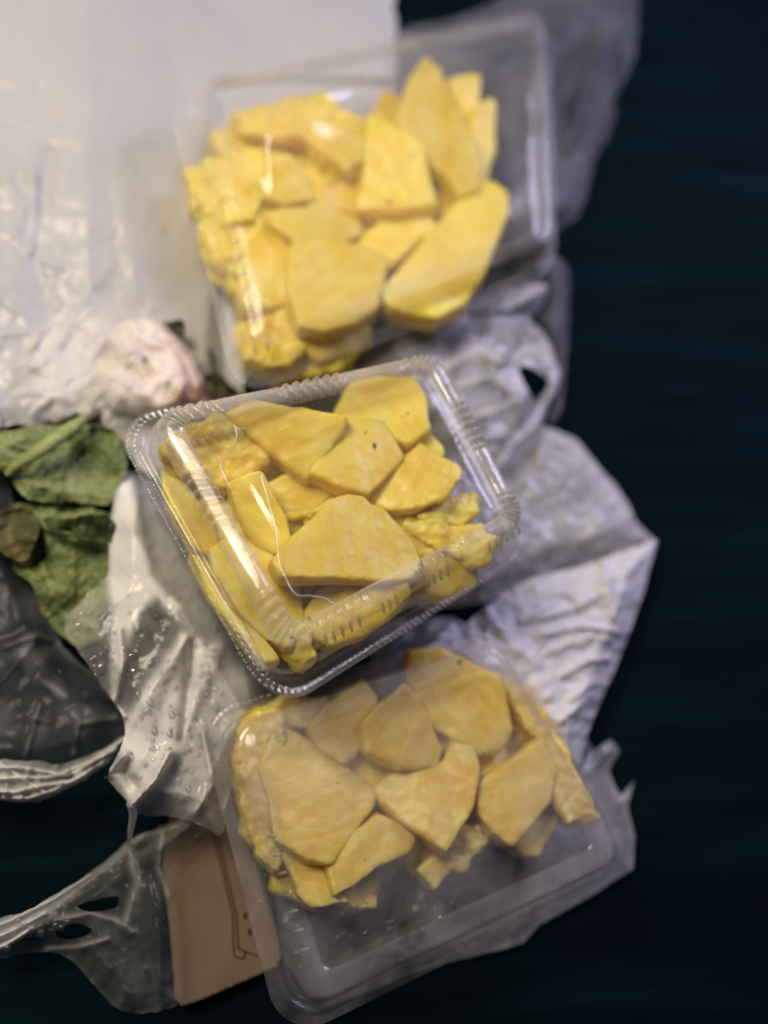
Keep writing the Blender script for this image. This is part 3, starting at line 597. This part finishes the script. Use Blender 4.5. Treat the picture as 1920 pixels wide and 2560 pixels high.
# ------------------------------------------------------------------ lettuce
def veins(x, y, mid, n, side, a=.0035, w=7):
    z = 0; d, t = 1e9, 0
    for i in range(len(mid) - 1):
        dd, tt = seg_d(x, y, mid[i], mid[i + 1])
        if dd < d: d, t = dd, (i + tt) / (len(mid) - 1)
    z += a * math.exp(-(d / w) ** 2)
    ph = (t * n + d / 55) % 1
    return z + a * .2 * math.exp(-((ph - .5) / .12) ** 2) - .00003 * d
L1 = Z(4, [(-160, 890), (130, 868), (230, 825), (330, 850), (500, 830), (660, 850), (745, 910), (765, 1000), (790, 1120), (725, 1200), (695, 1345), (560, 1330), (440, 1308), (210, 1325), (110, 1245), (62, 1180), (0, 1110), (-160, 1080)])
mid1 = Z(4, [(60, 1140), (180, 1040), (330, 930), (520, 800)])
f1 = [(Z(4, [(500, 1010), (420, 1130)]), -.006, 9), (Z(4, [(430, 930), (600, 880), (700, 900)]), -.007, 12), (Z(4, [(150, 1180), (350, 1250), (560, 1260)]), .005, 18), (Z(4, [(520, 940), (660, 1000), (720, 1100)]), .005, 22), (Z(4, [(0, 1000), (140, 930), (300, 880)]), .006, 25)]
zl1 = lambda x, y: .030 + veins(x, y, mid1, 6, 1) + fold(x, y, f1) + .005 * nz(x, y, 70, 2) + .0050 * rid(x + 25 * nz(x, y, 60, 9), y, 58, 4, 3, .9) + .0008 * nz(x, y, 12, 7)
lf = empty('lettuce_leaf', P(150, 1150, .02)); tag(lf, 'broad green lettuce leaf with a thick pale stalk, edge touching the white bag', 'lettuce leaf', 'lettuce leaves')
sheet('blade', L1, zl1, M_leaf, lf, 5, (), 4, .0006, 1, 6)
sp = smooth_path([P(*q, z) for q, z in zip(Z(4, [(40, 1150), (110, 1085), (200, 1025), (330, 935), (450, 850), (530, 790)]), (.036, .040, .043, .044, .042, .036))], 6)
tube('stalk', sp, [.0010 + .0017 * min(1, i / 14) * min(1, (len(sp) - i) / 8) for i in range(len(sp))], M_stem, lf, 12, .8, 0, .05)
L2 = Z(4, [(60, 1330), (200, 1325), (440, 1320), (640, 1370), (690, 1400), (680, 1550), (700, 1760), (700, 1900), (600, 2050), (640, 2150), (560, 2190), (470, 2200), (390, 2140), (320, 2090), (240, 1950), (200, 1820), (80, 1740), (60, 1640), (90, 1480)])
mid2 = Z(4, [(270, 1470), (400, 1530), (560, 1570), (680, 1620)])
f2 = [(Z(4, [(300, 1460), (420, 1400), (560, 1390)]), .007, 12), (Z(4, [(330, 1560), (480, 1620), (640, 1620)]), -.005, 14), (Z(4, [(180, 1400), (170, 1560), (150, 1650)]), .006, 12), (Z(4, [(260, 1700), (400, 1800), (560, 1780)]), .006, 30), (Z(4, [(230, 1500), (250, 1620), (220, 1740)]), -.006, 13)]
zl2 = lambda x, y: .022 + veins(x, y, mid2, 5, 1) + fold(x, y, f2) + .006 * nz(x, y, 60, 12) + .0055 * rid(x + 25 * nz(x, y, 60, 19), y, 54, 14, 3, -.5) + .0008 * nz(x, y, 12, 17)
tag(sheet('lettuce_leaf', L2, zl2, M_leaf, None, 5, (), 4, .0006, 1, 7), 'crumpled bright green lettuce leaf running under the wet bag', 'lettuce leaf', 'lettuce leaves')
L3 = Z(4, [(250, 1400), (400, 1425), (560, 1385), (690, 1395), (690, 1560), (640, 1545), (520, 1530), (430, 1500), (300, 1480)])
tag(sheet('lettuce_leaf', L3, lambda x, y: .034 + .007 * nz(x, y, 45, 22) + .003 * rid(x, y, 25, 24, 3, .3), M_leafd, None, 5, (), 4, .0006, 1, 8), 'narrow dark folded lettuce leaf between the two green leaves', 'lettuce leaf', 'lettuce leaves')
L4 = Z(4, [(-150, 1380), (40, 1360), (180, 1345), (260, 1470), (200, 1600), (160, 1680), (80, 1670), (10, 1610), (-150, 1560)])
tag(sheet('lettuce_leaf', L4, lambda x, y: .030 + .006 * nz(x, y, 55, 32) + .003 * rid(x, y, 24, 34, 3, 1.2), M_leafb, None, 5, (), 4, .0006, 1, 9), 'browning lettuce leaf at the edge, beneath the broad green one', 'lettuce leaf', 'lettuce leaves')

# ------------------------------------------------------------------ limp clear bag behind the upper clamshell
NB = [(900, 120), (985, 75), (1200, 30), (1330, -60), (1600, -80), (1593, 60), (1588, 140), (1570, 180), (1545, 228), (1528, 262), (1542, 272), (1530, 320), (1482, 400), (1470, 470), (1452, 530), (1420, 560), (1375, 578), (1330, 600), (1290, 620), (1100, 500), (960, 300)]
nbf = [(Z(7, [(700, -380), (760, -560), (860, -900)]), .006, 18), ([(1400, 520), (1470, 380), (1530, 240)], .009, 24), ([(1350, 300), (1420, 200), (1560, 60)], .006, 18), ([(1370, 450), (1400, 380), (1420, 420)], -.006, 30), ([(1250, 150), (1400, 90), (1500, -40)], .006, 22), ([(1360, 600), (1355, 300), (1340, 60)], .009, 20)]
znb = lambda x, y: .006 + .010 * min(1, edge_d(NB, x, y) / 70) + fold(x, y, nbf) + .003 * rid(x, y, 120, 41, 2.5, -.7) + .001 * nz(x, y, 30, 44)
tag(sheet('plastic_bag', NB, znb, M_navy, None, 9, (), 5, 0, 1, 10), 'limp clear plastic bag on the dark table behind the upper clamshell', 'plastic bag')

# ------------------------------------------------------------------ carrier bag with torn handle, between the clamshells
cb = empty('carrier_bag', P(1300, 1200, .004)); tag(cb, 'crumpled white carrier bag with handle loop and folded zigzag edge', 'carrier bag')
S1 = Z(7, [(-460, 620), (-200, 470), (0, 372), (200, 290), (420, 215), (560, 195), (625, 180), (630, 230), (575, 310), (545, 345), (600, 380), (650, 470), (687, 570), (672, 640), (625, 715), (600, 800), (540, 880), (480, 960), (400, 1010), (250, 1040), (100, 800), (-100, 640), (-300, 660)])
H1 = Z(7, [(498, 545), (545, 530), (600, 570), (640, 600), (612, 650), (578, 692), (545, 640), (515, 590)])
s1f = [(Z(7, [(0, 430), (250, 310), (450, 270), (620, 200)]), .010, 16), (Z(7, [(0, 480), (300, 340), (500, 330)]), -.006, 16), (Z(7, [(545, 360), (620, 440), (668, 560), (650, 650), (590, 760), (420, 980)]), .010, 14), (Z(7, [(400, 990), (500, 850), (590, 790)]), .007, 10),
       (Z(7, [(190, 650), (260, 790)]), -.010, 16), (Z(7, [(200, 540), (330, 470), (430, 520)]), .007, 20), (Z(7, [(250, 620), (400, 580), (480, 640)]), .005, 12), (Z(7, [(300, 760), (420, 720), (500, 680)]), .006, 12), (Z(7, [(130, 520), (180, 620), (140, 720)]), .005, 14),
       (Z(7, [(480, 500), (520, 460), (570, 450)]), -.006, 12), (Z(7, [(-300, 560), (-100, 470), (60, 420)]), .005, 7), (Z(7, [(-300, 610), (-100, 520), (60, 470)]), .005, 7), (Z(7, [(330, 850), (420, 830)]), .006, 10)]
zs1 = lambda x, y: .016 + .010 * min(1, edge_d(S1, x, y) / 60) + fold(x, y, s1f) * .8 + .0010 * rid(x, y, 60, 51, 2.2, .5) + .0008 * nz(x, y, 44, 52) + .0004 * rid(x, y, 19, 53)
sheet('gathered_handle', S1, zs1, M_grey, cb, 5, (H1,), 3, 0, 1, 11, lambda x, y: .32 + .30 * nz(x, y, 55, 55) + .30 * near(s1f, x, y, .8) - .2 * max(0, 1 - seg_d(x, y, *Z(7, [(190, 650), (270, 800)]))[0] / 40))
S2 = Z(7, [(590, 790), (650, 800), (740, 845), (790, 890), (830, 950), (880, 1000), (960, 1100), (1000, 1190), (1040, 1240), (1092, 1277), (1050, 1300), (900, 1360), (640, 1430), (350, 1560), (-60, 1560), (-100, 1000), (200, 900), (420, 960)])
s2f = [(Z(7, [(620, 840), (720, 880), (800, 940), (980, 1180)]), .005, 14), (Z(7, [(600, 880), (590, 960)]), .006, 9), (Z(7, [(640, 880), (740, 930)]), -.005, 14), (Z(7, [(500, 1300), (700, 1200), (960, 1220)]), .004, 50)]
zs2 = lambda x, y: .008 + .010 * min(1, edge_d(S2, x, y) / 70) + fold(x, y, s2f) + .0016 * rid(x, y, 60, 61, 2, .9) + .0010 * nz(x, y, 25, 62)
sheet('bag_body', S2, zs2, M_body, cb, 6, (), 3, 0, 1, 12, lambda x, y: .40 + .16 * nz(x, y, 80, 64) + .15 * near(s2f, x, y, .8) + .14 * max(0, 1 - edge_d(S2, x, y) / 30))
zig = []
zt = Z(7, [(1092, 1277), (1000, 1312), (900, 1345), (790, 1392), (690, 1410), (600, 1432), (480, 1480), (370, 1570)])
for i in range(len(zt) - 1):
    a, b = zt[i], zt[i + 1]; n = max(2, int(math.hypot(b[0] - a[0], b[1] - a[1]) / 16))
    for k in range(n):
        for q, o in ((k / n, 0), ((k + .75) / n, 5)):
            zig.append((a[0] + (b[0] - a[0]) * q - o * .2 + 2 * nz(k, i, 1.7, 3), a[1] + (b[1] - a[1]) * q - o + 5 * nz(a[0] + k * 20, 0, 35, 4)))
S3 = zig + Z(7, [(250, 1660), (100, 1740), (300, 1900), (520, 2100), (700, 2260), (770, 2230), (790, 2120), (835, 2000), (870, 1920), (905, 1850), (940, 1760), (975, 1670), (1005, 1580), (1035, 1500), (1060, 1400), (1085, 1310)])
s3f = [(Z(7, [(370, 1580), (560, 1480), (660, 1430)]), .006, 9), (Z(7, [(860, 1370), (880, 1440), (890, 1540), (930, 1640)]), .008, 13), (Z(7, [(600, 1610), (760, 1560), (860, 1500)]), .006, 11), (Z(7, [(600, 1680), (780, 1640), (930, 1670)]), .006, 8), (Z(7, [(520, 1620), (640, 1560)]), .005, 9),
       (Z(7, [(640, 1750), (800, 1690), (900, 1700)]), .005, 9), (Z(7, [(700, 1850), (800, 1790), (880, 1780)]), .005, 9), (Z(7, [(740, 1950), (820, 1880)]), .005, 9), (Z(7, [(280, 1670), (450, 1580)]), .005, 7), (Z(7, [(380, 1600), (560, 1800), (680, 2040)]), .004, 26), (Z(7, [(700, 1520), (760, 1590)]), -.004, 12), (Z(7, [(680, 2050), (760, 1980), (820, 1930)]), .005, 9)]
def zs3(x, y):
    r = seg_d(x, y, *Z(7, [(1092, 1277), (940, 1760)]))[0]
    return .014 + .012 * min(1, edge_d(S3, x, y) / 50) + fold(x, y, s3f) + .0016 * rid(x, y, 44, 71, 3, -1.2) + .0010 * nz(x, y, 22, 72) + .0005 * rid(x, y, 14, 73)
sheet('folded_flap', S3, zs3, M_wfold, cb, 5, (), 0, 0, 0, 13)
S4 = Z(7, [(575, 110), (640, 52), (690, 85), (722, 140), (718, 280), (715, 420), (700, 600), (695, 720), (655, 780), (620, 790), (660, 690), (690, 570), (650, 460), (615, 390), (570, 350), (610, 290), (635, 225), (620, 180)])
sheet('back_handle', S4, lambda x, y: .010 + .006 * min(1, edge_d(S4, x, y) / 20) + .003 * rid(x, y, 30, 81, 3), M_navy, cb, 6, (), 2, 0, 1, 14)
# the bag's lower panel, spread under the lower clamshell
S5 = Z(3, [(620, -60), (900, -80), (1150, 60), (1260, 160), (1340, 270), (1385, 385), (1448, 345), (1478, 382), (1440, 450), (1462, 510), (1482, 540), (1528, 488), (1505, 570), (1530, 680), (1522, 790), (1400, 872), (1200, 985), (1145, 1048), (1060, 1072), (920, 1105), (760, 1150), (560, 1240), (400, 1230), (330, 1120), (290, 960), (420, 880), (560, 760), (620, 300)])
zs5 = lambda x, y: .0045 + .0040 * min(1, edge_d(S5, x, y) / 50) + .0016 * rid(x, y, 60, 91, 2, .4) + .0006 * nz(x, y, 22, 92)
sheet('bag_panel', S5, zs5, M_body, cb, 7, (), 2, 0, 0, 15, lambda x, y: (.20 + .20 * nz(x, y, 90, 95)) * (.12 + .88 * max(0, min(1, (x - 1040) / 60))) - .08 * max(0, min(1, (1100 - x) / 80)) + .08 * max(0, nz(x, y, 38, 97)) + .12 * max(0, 1 - edge_d(S5, x, y) / 20))

# ------------------------------------------------------------------ wet produce bag (left of the middle clamshell)
pb = empty('produce_bag', P(350, 1750, .01)); tag(pb, 'wet twisted clear produce bag covered in water drops, touching the middle clamshell', 'plastic bag')
A = Z(4, [(725, 1190), (790, 1110), (960, 1150), (1150, 1400), (1280, 1620), (1400, 1800), (1530, 2020), (1640, 2240)]) + [(690, 1770), (620, 1880), (560, 2010), (560, 2100), (500, 2060), (430, 2040)] + \
    Z(5, [(760, 1060), (730, 1010), (650, 920), (580, 845), (690, 650), (690, 520), (620, 420), (530, 290), (450, 170), (360, 60)]) + Z(4, [(395, 2080), (420, 2000), (480, 1950), (590, 1830), (670, 1770), (668, 1600), (672, 1500), (680, 1400), (700, 1300)])
af = [(Z(5, [(1030, 80), (850, 340), (700, 600), (660, 700)]), .007, 30), (Z(5, [(660, 40), (680, 200), (630, 420)]), .006, 14), (Z(5, [(620, 410), (690, 510)]), .006, 9), (Z(5, [(930, 720), (860, 860), (730, 1000)]), .011, 12), (Z(5, [(1060, 100), (1050, 300), (1010, 640)]), -.006, 12),
      (Z(5, [(580, 840), (690, 720)]), .008, 9), (Z(5, [(690, 820), (740, 900)]), -.007, 14), (Z(5, [(1080, 1040), (1180, 880), (1120, 600)]), .004, 12)]
zA = lambda x, y: .030 + .010 * min(1, edge_d(A, x, y) / 60) + fold(x, y, af) * 1.8 + .0025 * soft(B2, x, y, 40) + .0016 * rid(x, y, 85, 101, 3.2, -.9) + .0012 * nz(x, y, 60, 102) + .0003 * nz(x, y, 18, 103) - .016 * max(0, min(1, (x - (250 + (y - 1200) * .62)) / 110))
B1 = Z(4, [(728, 1195), (790, 1150), (830, 1300), (860, 1480), (900, 1640), (920, 1760), (1000, 1850), (1130, 1960), (1060, 1990), (960, 1900), (880, 1960), (820, 2050), (780, 2200), (700, 2300), (690, 2000), (672, 1780), (680, 1500), (690, 1390)])
B2 = Z(5, [(1000, 50), (1120, 60), (1230, 120), (1200, 250), (1120, 400), (1060, 520), (1020, 700), (945, 770), (860, 880), (750, 995), (725, 1000), (650, 920), (580, 845), (640, 760), (700, 640), (780, 480), (860, 330), (930, 200)])
B3 = Z(5, [(615, 0), (730, -20), (715, 100), (690, 250), (645, 420), (618, 380), (610, 200)])
B4 = Z(4, [(900, 1250), (1000, 1400), (1200, 1800), (1330, 2020), (1400, 2250), (1200, 2250), (1060, 1900), (960, 1750), (900, 1500)])
B5 = Z(5, [(1060, 520), (1200, 150), (1400, 300), (1300, 700), (1250, 1000), (1000, 1080), (850, 1000), (940, 780)])
dA = lambda x, y: max(.72 * soft(B1, x, y, 34), .66 * soft(B2, x, y, 30), .62 * soft(B3, x, y, 20), .34 * soft(B4, x, y, 60), .34 * soft(B5, x, y, 60), .6 * near(af, x, y, .6)) * (1.12 + .6 * nz(x, y, 60, 105)) + .16 + .08 * nz(x, y, 30, 106)
sheet('clear_side', A, zA, M_wet, pb, 5, (), 2, 0, 1, 16, dA)
ctrl = [P(x, y, z) for (x, y), z in zip(Z(5, [(725, 990), (735, 1060), (722, 1140), (718, 1200)]), (.040, .034, .026, .018))]
rp = smooth_path(ctrl, 6); tube('thread', rp, [.0018 - .0012 * i / len(rp) for i in range(len(rp))], M_milk, pb, 8)
rg = random.Random(4); sp_ = []
while len(sp_) < 260:
    x, y = rg.uniform(150, 560), rg.uniform(1480, 2040)
    if inside(A, x, y): sp_.append((x, y, rg.choice([.0005, .0006, .0007, .0009, .0012])))
drops(pb, sp_, lambda x, y: zA(x, y))
for (x, y, r) in Z(5, [(745, 270), ]) and [(337, 1682, .0026), (412, 1577, .0018), (254, 1668, .0022), (198, 1565, .0018), (330, 1640, .0017), (378, 1660, .0016), (346, 1738, .0016)]:
    drops(pb, [(x, y, r)], lambda x, y: zA(x, y), 'water_drop', None)

# ------------------------------------------------------------------ dark clear bag at the left edge
db = empty('plastic_bag', P(120, 1700, .004)); tag(db, 'thin smoky clear bag with twisted gathered edge, next to the lettuce', 'plastic bag')
D = [(-80, 1140), (0, 1160), (30, 1230), (60, 1400), (110, 1520), (150, 1610), (190, 1650), (240, 1690), (285, 1750), (318, 1800), (300, 1850), (230, 1900), (120, 1930), (-80, 1940)]
dfl = [(Z(5, [(30, 130), (120, 90), (200, 70), (270, 90)]), .006, 9), (Z(5, [(220, 450), (180, 600), (140, 720)]), .005, 6), (Z(5, [(180, 520), (270, 545)]), .004, 6), (Z(5, [(0, 330), (120, 180), (200, 90)]), .005, 14), (Z(5, [(400, 490), (450, 550), (640, 520)]), .006, 8), (Z(5, [(410, 720), (430, 560)]), .005, 7), (Z(5, [(340, 110), (450, 180)]), .005, 7), (Z(5, [(240, 320), (360, 400)]), .004, 12)]
zD = lambda x, y: .010 + .008 * min(1, edge_d(D, x, y) / 60) + fold(x, y, dfl) + .002 * rid(x, y, 110, 121, 2, .8) + .0004 * nz(x, y, 24, 122)
sheet('film', D, zD, M_thin, db, 5, (), 3, 0, 1, 20, lambda x, y: .34 * near(dfl, x, y, .9) * max(0, .25 + 1.6 * nz(x, y, 40, 127)) + .22 * max(0, nz(x, y, 70, 124)) + .08 * max(0, 1 - edge_d(D, x, y) / 14))  # milkier lines along the creases stand in for their highlights
G = Z(5, [(-150, 765), (0, 745), (120, 760), (200, 752), (330, 785), (480, 730), (600, 680), (700, 600), (700, 650), (640, 740), (560, 800), (460, 865), (350, 930), (260, 965), (180, 992), (0, 975), (-150, 965)])
gl = [(Z(5, [(-150, 800), (100, 790), (330, 830), (500, 760), (680, 640)]), .008, 5), (Z(5, [(-150, 860), (100, 850), (250, 850), (420, 820), (640, 690)]), .007, 5), (Z(5, [(-150, 920), (80, 930), (200, 900), (400, 870), (600, 750)]), .009, 6), (Z(5, [(-150, 955), (150, 965), (300, 920), (480, 830)]), .006, 4), (Z(5, [(0, 770), (150, 870), (260, 940)]), .005, 4)]
zG = lambda x, y: .016 + .005 * min(1, edge_d(G, x, y) / 15) + fold(x, y, gl) + .003 * rid(x, y, 26, 125, 3, .35)
sheet('gathered_band', G, zG, M_wet, db, 4, (), 3, 0, 1, 24, lambda x, y: .12 + .55 * near(gl, x, y, 1.1) + .3 * max(0, nz(x, y, 30, 126)) + .3 * max(0, min(1, (120 - x) / 150)))
drops(db, [(210, 1945, .0016), (213, 1737, .0013), (275, 1728, .001), (150, 1680, .0008), (60, 1640, .0008), (180, 1790, .0009)], lambda x, y: .024, 'water_drops')

# ------------------------------------------------------------------ torn clear film at the bottom
tb_ = empty('torn_bag', P(250, 2250, .004)); tag(tb_, 'torn clear film with holes and a wet twisted strand, lying beside the tan card', 'plastic bag')
T = Z(5, [(-150, 1660), (0, 1625), (150, 1600), (300, 1510), (500, 1375), (640, 1260), (720, 1185), (880, 1125), (1080, 1020), (1230, 1000), (1240, 1080), (1100, 1160), (980, 1290), (935, 1375), (970, 1600), (990, 1900), (1005, 2100), (900, 2140), (760, 2155), (650, 2140), (540, 2020), (440, 1900), (360, 1830), (250, 1805), (0, 1845), (-150, 1870)])
TH = [Z(5, [(300, 1700), (350, 1665), (430, 1650), (500, 1680), (515, 1700), (450, 1735), (380, 1745), (320, 1735)]), Z(5, [(410, 1560), (500, 1530), (600, 1510), (665, 1500), (650, 1570), (560, 1590), (470, 1590)]), Z(5, [(110, 1745), (180, 1728), (245, 1740), (170, 1760)])]
tfl = [(Z(5, [(0, 1700), (150, 1640), (330, 1530), (520, 1400), (700, 1250)]), .009, 14), (Z(5, [(0, 1780), (120, 1700), (300, 1600)]), .007, 12), (Z(5, [(740, 1200), (900, 1140), (1080, 1060)]), .008, 10), (Z(5, [(720, 1250), (760, 1450), (700, 1640)]), .006, 14), (Z(5, [(300, 1640), (500, 1600), (640, 1640), (740, 1700)]), .006, 10), (Z(5, [(260, 1800), (420, 1790), (600, 1740)]), .006, 9), (Z(5, [(900, 1160), (880, 1350), (940, 1500)]), .005, 10)]
zT = lambda x, y: .006 + .012 * max(0, min(1, (x - 340) / 60)) + .010 * min(1, edge_d(T, x, y) / 50) + fold(x, y, tfl) + .003 * rid(x, y, 60, 131, 2, -.6) + .001 * nz(x, y, 22, 132)
sheet('film', T, zT, film_mat('greenish_film', .10, (.66, .68, .62), .02, .24, .35, 80, .35, .06, attr=True), tb_, 5, TH, 3, 0, 1, 21, lambda x, y: .34 * near(tfl, x, y, .9) + .12 * max(0, nz(x, y, 60, 133)) + .10 * max(0, 1 - edge_d(T, x, y) / 14))
G2 = Z(5, [(-150, 1690), (0, 1625), (150, 1590), (300, 1495), (400, 1440), (520, 1365), (500, 1420), (350, 1540), (250, 1640), (180, 1705), (60, 1770), (0, 1810), (-150, 1880)])
gl2 = [(Z(5, [(-150, 1720), (60, 1640), (300, 1520), (500, 1390)]), .008, 5), (Z(5, [(-150, 1790), (60, 1700), (250, 1600)]), .009, 6), (Z(5, [(-150, 1850), (40, 1770), (180, 1680)]), .007, 5)]
sheet('gathered_band', G2, lambda x, y: .022 + fold(x, y, gl2) + .002 * rid(x, y, 26, 135, 3, -.5), M_wet, tb_, 4, (), 3, 0, 1, 25, lambda x, y: .15 + .55 * near(gl2, x, y, 1.2) * max(.2, min(1, (230 - x) / 160)) + .2 * max(0, nz(x, y, 25, 136)))
sp_ = [(rg.uniform(0, 170), 0, rg.choice([.0008, .001, .0013])) for _ in range(26)]
drops(tb_, [(x, 2360 - x * .35 + rg.uniform(-45, 25), r) for x, _, r in sp_] + [(368, 2420, .0018), (345, 2140, .0012), (357, 2185, .0014), (335, 2250, .001), (400, 2068, .0012), (440, 2030, .0012)], lambda x, y: .025 if x < 180 else zT(x, y))

# ------------------------------------------------------------------ tan printed card
kc = Z(5, [(1040, 700), (960, 880), (930, 1100), (905, 1290), (890, 1380), (930, 1600), (955, 1900), (968, 2122), (1100, 2085), (1300, 1995), (1480, 1915), (1560, 1880), (1530, 1700), (1420, 1350), (1300, 1000), (1230, 700)])
zk = lambda x, y: .0075 + .0012 * nz(x, y, 160, 141) - .004 * max(0, min(1, (440 - x) / 40))
card = empty('printed_card', P(540, 2300, .002)); tag(card, 'tan card with a thin double brown printed line, partly under the lower clamshell', 'card')
sheet('card', kc, zk, M_card, card, 9, (), 1, .0022, 1, 22)
def ink(pts, w):
    q = [];  n = 12
    path = []
    for i in range(len(pts) - 1):
        for k in range(n): path.append((pts[i][0] + (pts[i + 1][0] - pts[i][0]) * k / n, pts[i][1] + (pts[i + 1][1] - pts[i][1]) * k / n))
    path.append(pts[-1]); V, F = [], []
    for i, p in enumerate(path):
        a, b = path[max(i - 1, 0)], path[min(i + 1, len(path) - 1)]; l = math.hypot(b[0] - a[0], b[1] - a[1]) or 1
        nx, ny = -(b[1] - a[1]) / l * w, (b[0] - a[0]) / l * w
        for s in (-1, 1): V.append(P(p[0] + nx * s, p[1] + ny * s, zk(*p) + .0004))
        if i: F.append((2 * i - 2, 2 * i - 1, 2 * i + 1, 2 * i))
    return mesh('printed_line', V, F, M_ink, card, False)
ink(Z(5, [(1150, 1090), (1180, 1170), (1240, 1410), (1285, 1600), (1292, 1820), (1300, 1842)]), 2.0)
ink(Z(5, [(1190, 1110), (1212, 1210), (1265, 1430), (1305, 1600), (1318, 1800)]), 2.0)
ink(Z(5, [(1300, 1842), (1345, 1850), (1360, 1810), (1325, 1800)]), 1.8)
ink(Z(5, [(1325, 1800), (1400, 1825), (1425, 1840)]), 1.8)
for c in ((1355, 1612), (1380, 1702)):
    (cx_, cy_), = Z(5, [c]); V = [P(cx_ + 5 * math.cos(a * .628), cy_ + 9 * math.sin(a * .628), zk(cx_, cy_) + .0005) for a in range(10)]
    mesh('printed_dot', V, [tuple(range(9, -1, -1))], M_ink, card, False)
